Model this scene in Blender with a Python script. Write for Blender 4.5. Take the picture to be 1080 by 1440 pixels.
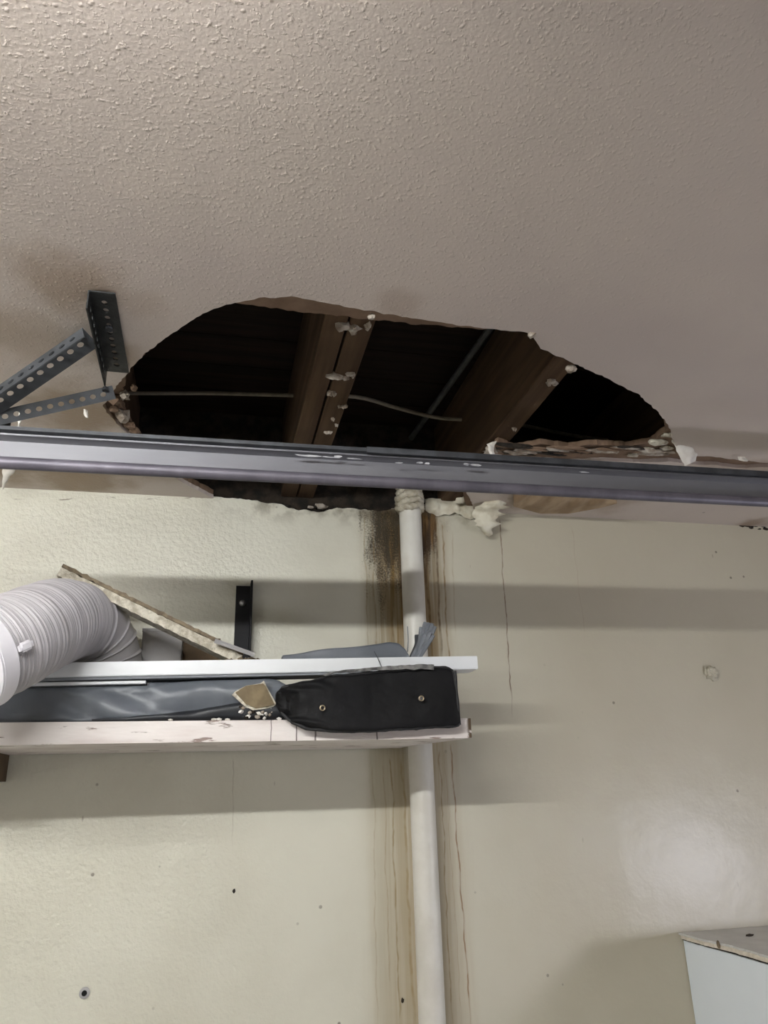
import bpy, bmesh, math, random
from mathutils import Vector, Matrix, noise
from mathutils.geometry import tessellate_polygon
random.seed(7)
for o in list(bpy.data.objects): bpy.data.objects.remove(o)
S = bpy.context.scene
COL = S.collection

# ------------------------------------------------------------------ camera
YAW, PITCH, ROLL, FPX = math.radians(13), math.radians(20.5), math.radians(-1.75), 1060.0
CAM = Vector((0, -1.7, 1.55))
_f = Vector((math.sin(YAW)*math.cos(PITCH), math.cos(YAW)*math.cos(PITCH), math.sin(PITCH)))
_r0 = Vector((math.cos(YAW), -math.sin(YAW), 0)); _u0 = _r0.cross(_f)
RT = _r0*math.cos(ROLL)+_u0*math.sin(ROLL); UP = -_r0*math.sin(ROLL)+_u0*math.cos(ROLL); FW = _f
cd = bpy.data.cameras.new('camera'); cam = bpy.data.objects.new('camera', cd); COL.objects.link(cam)
cam.matrix_world = Matrix((( RT.x, UP.x, -FW.x, CAM.x), (RT.y, UP.y, -FW.y, CAM.y), (RT.z, UP.z, -FW.z, CAM.z), (0, 0, 0, 1)))
cd.sensor_fit = 'VERTICAL'; cd.sensor_height = 36; cd.lens = FPX/1440*36; cd.clip_start = 0.02
S.camera = cam
# ------------------------------------------------------------------ world, exposure
W = bpy.data.worlds.new('world'); S.world = W; W.use_nodes = True
W.node_tree.nodes['Background'].inputs[0].default_value = (0.5, 0.55, 0.6, 1)
W.node_tree.nodes['Background'].inputs[1].default_value = 0.02
S.view_settings.view_transform = 'Standard'; S.view_settings.look = 'None'
S.view_settings.gamma = 1; S.view_settings.use_curve_mapping = False
S.view_settings.exposure = 1.0
TUBE_EMIT = 104.0          # strength of the ceiling tube
WORK_WATTS = 3.2          # work lamp on the right

# ------------------------------------------------------------------ measuring: a direction of the camera met with a plane of the room
def ray(px, py): return RT*((px-540)/FPX) - UP*((py-720)/FPX) + FW
def aty(px, py, y): d = ray(px, py); return CAM + d*((y-CAM.y)/d.y)
def atz(px, py, z): d = ray(px, py); return CAM + d*((z-CAM.z)/d.z)
def atx(px, py, x): d = ray(px, py); return CAM + d*((x-CAM.x)/d.x)
H = 2.215                 # ceiling height

# ------------------------------------------------------------------ materials
class NT:
    def __init__(s, name):
        s.m = bpy.data.materials.new(name); s.m.use_nodes = True; s.t = s.m.node_tree
        s.b = s.t.nodes['Principled BSDF']; s._c = None
    def n(s, typ, **kw):
        nd = s.t.nodes.new(typ)
        for k, v in kw.items(): setattr(nd, k, v)
        return nd
    def put(s, sock, v):
        if isinstance(v, bpy.types.NodeSocket): s.t.links.new(v, sock)
        elif isinstance(v, (tuple, list)): sock.default_value = (tuple(v)+(1,))[:len(sock.default_value)]
        else: sock.default_value = v
    def xyz(s):
        if not s._c:
            tc = s.n('ShaderNodeTexCoord'); sp = s.n('ShaderNodeSeparateXYZ'); s.put(sp.inputs[0], tc.outputs['Object'])
            s._c = (tc.outputs['Object'], sp.outputs[0], sp.outputs[1], sp.outputs[2])
        return s._c
    def ma(s, op, a, b=0.0, clamp=False):
        nd = s.n('ShaderNodeMath', operation=op, use_clamp=clamp); s.put(nd.inputs[0], a); s.put(nd.inputs[1], b); return nd.outputs[0]
    def mr(s, v, a, b, c=0.0, d=1.0):
        nd = s.n('ShaderNodeMapRange', interpolation_type='SMOOTHSTEP')
        for i, q in enumerate((v, a, b, c, d)): s.put(nd.inputs[i], q)
        return nd.outputs[0]
    def noise(s, scale, detail=3, stretch=(1, 1, 1), off=(0, 0, 0), rough=.55):
        mp = s.n('ShaderNodeMapping'); s.put(mp.inputs[0], s.xyz()[0]); mp.inputs['Scale'].default_value = stretch; mp.inputs['Location'].default_value = off
        nd = s.n('ShaderNodeTexNoise'); s.put(nd.inputs['Vector'], mp.outputs[0]); nd.inputs['Scale'].default_value = scale
        nd.inputs['Detail'].default_value = detail; nd.inputs['Roughness'].default_value = rough; return nd.outputs[0]
    def noise1(s, v, scale, detail, off):
        nd = s.n('ShaderNodeTexNoise', noise_dimensions='1D'); s.put(nd.inputs['W'], s.ma('ADD', v, off)); nd.inputs['Scale'].default_value = scale
        nd.inputs['Detail'].default_value = detail; return nd.outputs[0]
    def voro(s, scale, stretch=(1, 1, 1)):
        mp = s.n('ShaderNodeMapping'); s.put(mp.inputs[0], s.xyz()[0]); mp.inputs['Scale'].default_value = stretch
        nd = s.n('ShaderNodeTexVoronoi'); s.put(nd.inputs['Vector'], mp.outputs[0]); nd.inputs['Scale'].default_value = scale; return nd.outputs['Distance']
    def mix(s, f, a, b):
        nd = s.n('ShaderNodeMix', data_type='RGBA'); s.put(nd.inputs[0], f); s.put(nd.inputs[6], a); s.put(nd.inputs[7], b); return nd.outputs[2]
    def bump(s, h, strength=.3, dist=.002):
        nd = s.n('ShaderNodeBump'); s.put(nd.inputs['Height'], h); nd.inputs['Strength'].default_value = strength; nd.inputs['Distance'].default_value = dist
        s.put(s.b.inputs['Normal'], nd.outputs[0])
    def done(s, col, rough=.6, metal=0.0, spec=.5):
        s.put(s.b.inputs['Base Color'], col); s.put(s.b.inputs['Roughness'], rough); s.b.inputs['Metallic'].default_value = metal
        s.b.inputs['Specular IOR Level'].default_value = spec; return s.m

def simple(name, c1, c2, scale=30, rough=.6, metal=0.0, bump=.2, bscale=None, dist=.002, stretch=(1, 1, 1), spec=.5, lo=.35, hi=.65):
    t = NT(name); f = t.mr(t.noise(scale, 4, stretch), lo, hi)
    t.bump(t.noise(bscale or scale*3, 3, stretch, (3, 1, 2)), bump, dist)
    return t.done(t.mix(f, c1, c2), rough, metal, spec)

def wall_material():
    t = NT('cream_gloss_wall_paint'); v, x, y, z = t.xyz()
    base = t.mix(t.mr(t.noise(3.2, 4), .35, .7), (.64, .628, .53), (.58, .562, .465))
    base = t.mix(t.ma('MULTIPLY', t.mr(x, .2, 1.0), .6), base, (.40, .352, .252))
    XP = aty(582, 800, 0).x; ZT = H
    # broad yellow seepage both sides of the pipe, streaky along the vertical
    st = t.noise(60, 4, (1, 1, .035)); st2 = t.noise(170, 3, (1, 1, .03), (5, 0, 0))
    xs = t.ma('ADD', x, t.ma('ADD', t.ma('MULTIPLY', t.ma('SUBTRACT', t.noise(9, 3, (1, 1, .5), (1, 2, 3)), .5), .045), t.ma('MULTIPLY', t.ma('SUBTRACT', t.noise(70, 3, (1, 1, .06), (6, 2, 3)), .5), .03)))
    broad = t.ma('MULTIPLY', t.mr(xs, aty(496, 1000, 0).x, aty(566, 1000, 0).x), t.mr(xs, aty(655, 1000, 0).x, aty(605, 1000, 0).x))
    broad = t.ma('MULTIPLY', broad, t.mr(t.ma('ADD', st, t.ma('MULTIPLY', st2, .6)), .45, .95, .15, 1.0))
    broad = t.ma('MULTIPLY', broad, t.mr(z, 1.5, 1.95, .55, 1.0))
    base = t.mix(broad, base, t.mix(t.mr(z, 1.6, 1.9), (.32, .225, .10), (.22, .135, .04)))
    # dark mould below the leak, speckled where it thins out
    fine = t.ma('ADD', t.ma('MULTIPLY', t.noise(240, 4, off=(7, 0, 0)), .55), t.ma('MULTIPLY', t.noise(38, 4, (1, 1, .35)), .75))
    left = t.ma('MULTIPLY', t.mr(xs, aty(478, 800, 0).x, aty(548, 800, 0).x), t.mr(x, aty(574, 800, 0).x, aty(569, 800, 0).x))
    left = t.ma('MULTIPLY', left, t.mr(t.ma('ADD', z, t.ma('MULTIPLY', t.ma('SUBTRACT', t.noise(30, 3, (1, 1, .1)), .5), .12)), aty(530, 925, 0).z, aty(530, 735, 0).z))
    left = t.mr(t.ma('ADD', fine, t.ma('MULTIPLY', left, .55)), .84, 1.12)
    left = t.ma('MULTIPLY', left, t.ma('MULTIPLY', t.mr(x, aty(480, 800, 0).x, aty(505, 800, 0).x), t.ma('MULTIPLY', t.mr(x, aty(574, 800, 0).x, aty(569, 800, 0).x), t.mr(z, aty(530, 940, 0).z, aty(530, 860, 0).z))))
    base = t.mix(t.ma('MULTIPLY', left, .93), base, t.mix(t.mr(t.ma('ADD', t.noise(300, 3, off=(2, 2, 2)), t.ma('MULTIPLY', t.noise(60, 3, (1, 1, .1)), .6)), .82, 1.10), (.026, .017, .007), (.17, .11, .04)))
    right = t.ma('MULTIPLY', t.mr(x, aty(588, 800, 0).x, aty(593, 800, 0).x), t.mr(xs, aty(640, 800, 0).x, aty(600, 800, 0).x))
    right = t.ma('MULTIPLY', right, t.mr(z, aty(600, 860, 0).z, aty(600, 730, 0).z))
    right = t.mr(t.ma('ADD', t.ma('ADD', t.ma('MULTIPLY', t.noise(75, 4, (1, 1, .1)), .8), t.ma('MULTIPLY', t.noise(240, 3), .25)), t.ma('MULTIPLY', right, .65)), .82, 1.05)
    right = t.ma('MULTIPLY', right, t.ma('MULTIPLY', t.mr(x, aty(588, 800, 0).x, aty(593, 800, 0).x), t.ma('MULTIPLY', t.mr(xs, aty(652, 800, 0).x, aty(612, 800, 0).x), t.mr(z, aty(600, 930, 0).z, aty(600, 820, 0).z))))
    base = t.mix(t.ma('MULTIPLY', right, .93), base, t.mix(t.mr(t.noise(110, 3, (1, 1, .08), (3, 3, 3)), .42, .66), (.045, .02, .006), (.24, .13, .04)))
    # grey top edge dirt
    topd = t.ma('MULTIPLY', t.mr(z, ZT-.07, ZT), t.mr(t.noise(22, 4), .42, .62))
    topd = t.ma('MULTIPLY', topd, t.ma('MULTIPLY', t.mr(x, -.1, .15), t.mr(x, .75, .5)))
    base = t.mix(t.ma('MULTIPLY', topd, .7), base, (.16, .13, .085))
    # single drip lines: (px at top, py top, px bottom, py bottom, width, strength, colour)
    D = [(703, 733, 720, 1000, .0016, .85, (.12, .05, .02)), (612, 735, 622, 930, .0028, .75, (.10, .05, .012)), (598, 735, 604, 900, .0035, .7, (.09, .045, .012)),
         (622, 740, 632, 960, .0022, .8, (.20, .11, .03)), (634, 1050, 662, 1440, .0017, .85, (.22, .10, .03)), (618, 1060, 636, 1440, .0016, .7, (.24, .15, .06)),
         (625, 1060, 650, 1440, .0013, .35, (.3, .2, .1)), (550, 1070, 562, 1440, .002, .7, (.26, .17, .06)), (566, 1070, 582, 1440, .003, .6, (.30, .20, .07)),
         (540, 1080, 548, 1400, .0016, .4, (.3, .2, .09)), (525, 1080, 530, 1440, .0016, .4, (.34, .25, .12)), (805, 745, 822, 900, .001, .35, (.3, .2, .12)),
         (328, 1070, 328, 1180, .001, .5, (.25, .2, .14)), (512, 730, 518, 920, .002, .5, (.25, .17, .06)), (524, 740, 530, 930, .0025, .5, (.22, .14, .05)),
         (548, 760, 556, 930, .003, .6, (.16, .10, .03)), (560, 740, 572, 930, .003, .7, (.10, .06, .02)), (636, 750, 640, 900, .002, .35, (.3, .22, .1))]
    for i, (xa, ya, xb, yb, w, k, c) in enumerate(D):
        a, b = aty(xa, ya, 0), aty(xb, yb, 0); sl = (b.x-a.x)/(b.z-a.z)
        wob = t.ma('MULTIPLY', t.ma('SUBTRACT', t.noise1(z, 11, 3, i*3.1), .5), .013)
        cx = t.ma('ADD', t.ma('ADD', t.ma('MULTIPLY', t.ma('SUBTRACT', z, a.z), sl), a.x), wob)
        d = t.ma('ABSOLUTE', t.ma('SUBTRACT', x, cx))
        m = t.ma('MULTIPLY', t.mr(d, w*1.5, w*.1), t.ma('MULTIPLY', t.mr(z, b.z-.03, b.z+.06), t.mr(z, a.z+.01, a.z-.005)))
        m = t.ma('MULTIPLY', m, t.mr(t.noise1(z, 26, 2, i*7.7+40), .36, .62, .5, 1.0))
        base = t.mix(t.ma('MULTIPLY', m, k), base, c)
    # hairline crack below the ceiling on the left
    A, B = aty(0, 700, 0), aty(300, 697, 0)
    cz = t.ma('ADD', t.ma('MULTIPLY', t.ma('SUBTRACT', x, A.x), (B.z-A.z)/(B.x-A.x)), A.z-.004)
    cz = t.ma('ADD', cz, t.ma('MULTIPLY', t.ma('SUBTRACT', t.noise(9, 4, (1, 0, 0)), .5), .05))
    m = t.ma('MULTIPLY', t.mr(t.ma('ABSOLUTE', t.ma('SUBTRACT', z, cz)), .0022, .0008), t.ma('MULTIPLY', t.mr(x, .1, .02), t.mr(t.noise(11, 3, (1, 0, 0), (4, 0, 0)), .50, .58)))
    base = t.mix(t.ma('MULTIPLY', m, .75), base, (.16, .13, .09))
    # specks and scuffs
    sp = t.ma('MULTIPLY', t.mr(t.voro(17), .075, .04), t.mr(t.noise(6, 2, off=(9, 0, 0)), .5, .6))
    base = t.mix(t.ma('MULTIPLY', sp, .75), base, (.11, .09, .07))
    sc = t.ma('MULTIPLY', t.mr(t.voro(30, (1, 1, .35)), .08, .03), t.mr(t.noise(5, 2, off=(2, 3, 0)), .55, .62))
    base = t.mix(t.ma('MULTIPLY', sc, .45), base, (.2, .16, .12))
    rgh = t.mr(x, .0, .3)
    h = t.ma('ADD', t.ma('MULTIPLY', t.noise(95, 3), t.ma('SUBTRACT', 1.0, t.ma('MULTIPLY', rgh, .88))), t.ma('MULTIPLY', t.noise(9, 2), .9))
    h = t.ma('ADD', h, t.ma('MULTIPLY', t.ma('ADD', left, right), t.ma('MULTIPLY', t.noise(330, 2), .5)))
    t.bump(h, .55, .0048)
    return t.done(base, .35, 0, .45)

def ceiling_material():
    t = NT('pinkish_textured_ceiling_paint'); v, x, y, z = t.xyz()
    base = t.mix(t.mr(t.noise(2.2, 3), .35, .65), (.57, .498, .445), (.52, .452, .414))
    # old brown damp stains around the brackets and along the crack
    def blob(px, py, r, k, c, base):
        p = atz(px, py, H); d = t.n('ShaderNodeVectorMath', operation='DISTANCE'); t.put(d.inputs[0], v); d.inputs[1].default_value = p
        dd = t.ma('ADD', d.outputs['Value'], t.ma('MULTIPLY', t.ma('SUBTRACT', t.noise(14, 4, off=(px*.1, 0, 0)), .5), r*1.3))
        return t.mix(t.ma('MULTIPLY', t.mr(dd, r, r*.25), k), base, c)
    brown = (.28, .19, .11)
    for a in [(95, 400, .10, .55), (20, 470, .10, .45), (110, 580, .14, .85), (30, 650, .18, .9), (120, 672, .14, .9), (200, 430, .05, .25), (130, 640, .10, .7), (230, 660, .1, .6), (165, 500, .06, .6)]:
        base = blob(*a, brown, base)
    for a in [(760, 660, .10, .7), (1000, 665, .10, .45), (860, 700, .13, .55), (740, 700, .10, .8), (1070, 660, .08, .5), (1060, 735, .06, .8), (560, 430, .05, .3)]:
        base = blob(*a, (.25, .17, .11), base)
    sp = t.ma('MULTIPLY', t.mr(t.voro(9), .045, .02), t.mr(t.noise(5, 2, off=(9, 0, 0)), .52, .6))
    base = t.mix(t.ma('MULTIPLY', sp, .7), base, (.09, .07, .06))
    amp = t.mr(x, .85, -.1, .38, 1.0)
    d1 = t.ma('MULTIPLY', t.mr(t.voro(118, (1, 1, .01)), .34, .02), t.mr(t.noise(47, 2, off=(3, 1, 0)), .44, .62))
    d2 = t.ma('MULTIPLY', t.mr(t.voro(64, (1, 1, .01)), .22, .0), t.mr(t.noise(30, 2, off=(8, 1, 0)), .52, .64))
    n2 = t.noise(210, 3, off=(4, 4, 0))
    n1 = t.mr(t.noise(140, 3, (1, 1, 1), (0, 0, 0), .6), .52, .84)
    h = t.ma('ADD', t.ma('ADD', t.ma('MULTIPLY', d1, .55), t.ma('MULTIPLY', n2, .5)), t.ma('ADD', t.ma('MULTIPLY', d2, .35), t.ma('MULTIPLY', n1, .95)))
    h = t.ma('MULTIPLY', h, amp)
    h = t.ma('ADD', h, t.ma('MULTIPLY', t.noise(7, 2), .35))
    t.bump(h, .5, .0016)
    return t.done(base, .36, 0, .5)

def board_material():
    t = NT('chipped_white_painted_timber'); v, x, y, z = t.xyz()
    base = t.mix(t.mr(t.noise(9, 4, (.4, 1, 2.5)), .4, .65), (.76, .71, .68), (.62, .55, .52))
    chip = t.mr(t.noise(30, 5, (.4, 1, 2.4), (2, 0, 0)), .61, .65)
    base = t.mix(t.ma('MULTIPLY', chip, .8), base, (.14, .075, .05))
    for px, w in ((381, .0011), (417, .0016), (443.5, .0022), (530, .0020)):
        cx = aty(px, 1030, -.29).x; SYF = -.29
        d = t.ma('ABSOLUTE', t.ma('SUBTRACT', x, t.ma('ADD', cx, t.ma('MULTIPLY', t.ma('SUBTRACT', t.noise(40, 2, (0, 0, 1), (px, 0, 0)), .5), .006))))
        base = t.mix(t.ma('MULTIPLY', t.mr(d, w, w*.4), t.ma('MULTIPLY', t.mr(y, SYF+.006, SYF+.002), .8)), base, (.05, .025, .02))
    endm = t.ma('MULTIPLY', t.mr(x, aty(655, 1025, -.29).x, aty(660, 1025, -.29).x), t.mr(t.noise(60, 3), .42, .55))
    base = t.mix(endm, base, (.10, .065, .035))
    t.bump(t.ma('ADD', t.noise(30, 4, (.4, 1, 2)), t.ma('MULTIPLY', chip, -.6)), .45, .003)
    return t.done(base, .5)

def wood_material(name, c1, c2, along='y', rough=.85, bump=.4):
    st = {'y': (1, .06, 1), 'x': (.06, 1, 1)}[along]
    t = NT(name); g = t.noise(45, 5, st); b = t.noise(4, 3)
    col = t.mix(t.mr(g, .35, .65), c1, c2); col = t.mix(t.ma('MULTIPLY', t.mr(b, .45, .65), .45), col, tuple(c*.45 for c in c1))
    t.bump(g, bump, .003); return t.done(col, rough, 0, .2)

M = {}
M['wall'] = wall_material(); M['ceiling'] = ceiling_material(); M['board'] = board_material()
M['masonry'] = simple('dark_mortar', (.035, .025, .016), (.008, .006, .004), 30, .95, bump=.8, dist=.006)
M['backing'] = simple('brown_ceiling_backing', (.22, .145, .095), (.15, .095, .06), 14, .9, bump=.4)
M['gypsum'] = simple('crumbled_gypsum', (.44, .395, .335), (.24, .19, .145), 60, .9, bump=.8, dist=.003)
M['gyp_edge'] = simple('broken_plasterboard_core', (.66, .62, .52), (.40, .36, .28), 90, .95, bump=.9, bscale=300, dist=.003)
M['paperface'] = simple('torn_brown_board_paper', (.24, .19, .125), (.13, .10, .068), 70, .95, bump=.6)
M['chunk'] = simple('tan_board_paper', (.22, .17, .098), (.15, .115, .066), 40, .9, bump=.4)
M['joist'] = wood_material('old_joist_timber', (.098, .060, .033), (.06, .034, .018))
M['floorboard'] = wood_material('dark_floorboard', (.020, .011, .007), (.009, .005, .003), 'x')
M['room'] = simple('plain_room_paint', (.70, .68, .63), (.66, .64, .59), 3, .7)
M['floor'] = simple('grey_concrete', (.46, .45, .435), (.40, .39, .375), 6, .8)
M['zinc'] = simple('dull_galvanised_steel', (.175, .175, .19), (.135, .135, .15), 14, .5, .25, .12, 60, .0006, (.2, 1, 1))
M['zinc_lip'] = simple('rolled_steel_lip', (.13, .12, .145), (.095, .088, .108), 20, .48, .3, .35, 260, .0008, (1, .02, .02))
M['zinc_dark'] = simple('dark_weathered_steel', (.06, .064, .072), (.035, .037, .042), 30, .55, .3, .2)
M['chip'] = simple('white_scuffed_zinc', (.42, .42, .44), (.25, .25, .27), 60, .6, .2)
M['slot_grey'] = simple('grey_slotted_steel', (.075, .08, .088), (.05, .053, .058), 25, .55, .3, .15)
M['slot_dark'] = simple('blackened_slotted_steel', (.018, .02, .021), (.009, .0095, .010), 40, .45, .2, .4)
M['black_iron'] = simple('black_painted_iron', (.010, .010, .012), (.007, .007, .008), 30, .6, .0, .15, spec=.25)
M['bolt'] = simple('bare_bolt', (.5, .5, .5), (.35, .35, .35), 60, .4, .8)
M['pipe'] = simple('off_white_painted_pipe', (.66, .645, .59), (.60, .58, .52), 16, .42, bump=.35, bscale=40, dist=.003)
M['collar'] = simple('painted_rope_putty', (.56, .525, .43), (.38, .335, .25), 60, .75, bump=.7, bscale=140, dist=.004)
M['panel'] = simple('white_laminate', (.80, .82, .84), (.76, .78, .80), 9, .4, bump=.05)
M['panel_shade'] = simple('shaded_laminate_underside', (.22, .235, .255), (.18, .19, .21), 9, .6, bump=.05)  # white laminate darkened: shade put into the colour
M['duct'] = simple('white_vinyl_duct', (.44, .42, .435), (.39, .375, .385), 9, .42, bump=.1, bscale=200, dist=.0008)
M['collar_white'] = simple('white_plastic', (.78, .76, .80), (.74, .72, .76), 9, .35, bump=.03)
M['tarp'] = simple('grey_coated_fabric', (.15, .165, .188), (.115, .128, .146), 9, .42, bump=.25, bscale=22, dist=.006, spec=.5)
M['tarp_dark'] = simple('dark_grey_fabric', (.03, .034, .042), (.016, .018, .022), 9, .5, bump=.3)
M['tarp_light'] = simple('pale_grey_fabric', (.20, .215, .235), (.12, .13, .145), 30, .55, bump=.3)
M['bag'] = simple('black_nylon', (.0055, .0055, .0065), (.0035, .0035, .004), 9, .62, bump=.35, bscale=22, dist=.008, spec=.22)
M['piping'] = simple('black_piping', (.007, .007, .008), (.012, .012, .013), 30, .6, bump=.2)
M['dust'] = simple('dusty_grey_cloth', (.22, .215, .205), (.07, .07, .07), 60, .9, bump=.7, bscale=180)
M['brass'] = simple('worn_brass', (.62, .52, .36), (.5, .42, .3), 50, .35, 1.0, .1)
M['hole'] = simple('black_opening', (.004, .004, .004), (.003, .003, .003), 9, .9)
M['cardgrey'] = simple('grey_card', (.40, .39, .385), (.36, .35, .345), 9, .8, bump=.05)
M['cardbrown'] = simple('dark_brown_card', (.11, .07, .035), (.07, .045, .022), 20, .8)
M['cabinet'] = simple('pale_blue_laminate', (.84, .91, .97), (.81, .88, .94), 4, .35, bump=.05)
M['sheet_grey'] = simple('grey_board_paper', (.66, .65, .63), (.58, .57, .55), 12, .85, bump=.4)
M['cream_edge'] = simple('cream_gypsum_edge', (.78, .72, .62), (.66, .6, .5), 90, .9, bump=.6)
M['flake'] = simple('white_paint_flake', (.76, .73, .68), (.66, .62, .55), 20, .6, bump=.3)
M['creamflap'] = simple('cream_peeling_paint', (.70, .67, .55), (.54, .49, .37), 30, .5, bump=.5, bscale=60)
M['brownflap'] = simple('brown_stained_peeling_paint', (.42, .31, .20), (.27, .18, .10), 25, .6, bump=.6, bscale=50, stretch=(1, .3, 1))
M['cable'] = simple('dusty_grey_cable', (.22, .19, .14), (.15, .13, .095), 40, .8)
M['conduit'] = simple('grey_conduit', (.07, .075, .07), (.05, .052, .05), 40, .6)
M['lamp_white'] = simple('white_enamel', (.8, .8, .8), (.76, .76, .76), 9, .4, bump=.03)
def emit(name, col, s):
    t = NT(name); t.b.inputs['Emission Color'].default_value = (*col, 1); t.b.inputs['Emission Strength'].default_value = s
    return t.done((.9, .9, .9), .4)
M['tube'] = emit('lit_fluorescent_tube', (.985, .99, .98), TUBE_EMIT)
M['lens'] = emit('lit_lamp_lens', (.93, .90, 1.0), 1.0)

# ------------------------------------------------------------------ builders
def obj(name, bm, mat, parent=None, smooth=None, loc=None, mats=None):
    bmesh.ops.recalc_face_normals(bm, faces=bm.faces[:])
    me = bpy.data.meshes.new(name); bm.to_mesh(me); bm.free()
    for m in (mats or [mat]): me.materials.append(M[m])
    if smooth is not None:
        for p in me.polygons: p.use_smooth = True
        me.set_sharp_from_angle(angle=math.radians(smooth))
    o = bpy.data.objects.new(name, me); COL.objects.link(o)
    if parent: o.parent = parent
    if loc: o.location = loc
    return o
def tag(o, label, cat, group=None, kind=None):
    if label: o['label'] = label
    if cat: o['category'] = cat
    if group: o['group'] = group
    if kind: o['kind'] = kind
    return o
def empty(name, label, cat, group=None):
    o = bpy.data.objects.new(name, None); COL.objects.link(o); o.empty_display_size = .05
    return tag(o, label, cat, group)
def struct(name, label, cat): o = empty(name, label, cat); o['kind'] = 'structure'; return o
def box_bm(x0, x1, y0, y1, z0, z1, bev=0.0, seg=2, bm=None):
    b2 = bmesh.new(); vs = [b2.verts.new((x, y, z)) for x in (x0, x1) for y in (y0, y1) for z in (z0, z1)]
    for f in ((0, 1, 3, 2), (4, 6, 7, 5), (0, 4, 5, 1), (2, 3, 7, 6), (0, 2, 6, 4), (1, 5, 7, 3)): b2.faces.new([vs[i] for i in f])
    bmesh.ops.recalc_face_normals(b2, faces=b2.faces[:])
    if bev: bmesh.ops.bevel(b2, geom=b2.edges[:], offset=bev, segments=seg, affect='EDGES', clamp_overlap=True)
    if bm is None: return b2
    me = bpy.data.meshes.new('t'); b2.to_mesh(me); b2.free(); bm.from_mesh(me); bpy.data.meshes.remove(me); return bm
def frame(path, i):
    n = len(path); a = path[max(i-1, 0)]; b = path[min(i+1, n-1)]; return (b-a).normalized()
def tube_bm(path, rad, seg=12, caps=True, bm=None, up=Vector((0, 0, 1)), jit=None):
    bm = bm or bmesh.new(); path = [Vector(p) for p in path]; rings = []; u = None
    for i, p in enumerate(path):
        t = frame(path, i)
        if u is None: u = t.orthogonal().normalized() if abs(t.dot(up)) > .95 else (up-t*up.dot(t)).normalized()
        u = (u-t*u.dot(t)).normalized(); w = t.cross(u); r = rad(i) if callable(rad) else rad
        ring = []
        for k in range(seg):
            a = 2*math.pi*k/seg; q = p+(u*math.cos(a)+w*math.sin(a))*(r*(jit(i, a) if jit else 1)); ring.append(bm.verts.new(q))
        rings.append(ring)
    for a, b in zip(rings, rings[1:]):
        for k in range(seg): bm.faces.new((a[k], a[(k+1) % seg], b[(k+1) % seg], b[k]))
    if caps: bm.faces.new(rings[0][::-1]); bm.faces.new(rings[-1])
    return bm
def spline(pts, n=12):
    pts = [Vector(p) for p in pts]; P = [pts[0]*2-pts[1]]+pts+[pts[-1]*2-pts[-2]]; out = []
    for i in range(1, len(P)-2):
        for k in range(n):
            t = k/n; a, b, c, d = P[i-1:i+3]
            out.append(.5*((2*b)+(c-a)*t+(2*a-5*b+4*c-d)*t*t+(3*b-a-3*c+d)*t**3))
    out.append(pts[-1]); return out
def slab_bm(pts, vec, bm=None):
    """polygon pts (3D, any simple outline) pushed along vec"""
    bm = bm or bmesh.new(); a = [bm.verts.new(p) for p in pts]; b = [bm.verts.new(Vector(p)+vec) for p in pts]; n = len(a)
    for t3 in tessellate_polygon([[Vector(p) for p in pts]]):
        i, j, k = t3
        for q in ((a[i], a[j], a[k]), (b[k], b[j], b[i])):
            try: bm.faces.new(q)
            except ValueError: pass
    for i in range(n): bm.faces.new((a[i], a[(i+1) % n], b[(i+1) % n], b[i]))
    return bm
def jag(pts, step, amp, seed=0, freq=40, closed=False):
    """subdivide a 3D polyline and roughen it sideways"""
    out = []; n = len(pts); up = Vector((0, 0, 1)); rng = random.Random(seed)
    for i in range(n if closed else n-1):
        a, b = Vector(pts[i]), Vector(pts[(i+1) % n]); k = max(1, int((b-a).length/step))
        for j in range(k):
            p = a.lerp(b, j/k); w = noise.noise(p*freq+Vector((seed*9.1, 0, 0)))+rng.uniform(-.5, .5)
            d = (b-a).normalized(); s = Vector((-d.y, d.x, 0)) if abs(d.z) < .9 else Vector((1, 0, 0))
            out.append(p+s*w*amp if (j or i) else p)
    if not closed: out.append(Vector(pts[-1]))
    return out
def chunk_bm(c, size, seed, sub=2, rough=.35, bm=None, rot=None):
    b2 = bmesh.new(); bmesh.ops.create_icosphere(b2, subdivisions=sub, radius=1)
    o = Vector((seed*3.7, seed*1.3, 0))
    for v in b2.verts:
        n = noise.noise(v.co*1.6+o)+.6*noise.noise(v.co*3.9+o); v.co *= 1+rough*n
        v.co = Vector((v.co.x*size[0], v.co.y*size[1], v.co.z*size[2]))
        if rot: v.co = rot @ v.co
        v.co += Vector(c)
    if bm is None: return b2
    me = bpy.data.meshes.new('t'); b2.to_mesh(me); b2.free(); bm.from_mesh(me); bpy.data.meshes.remove(me); return bm
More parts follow.
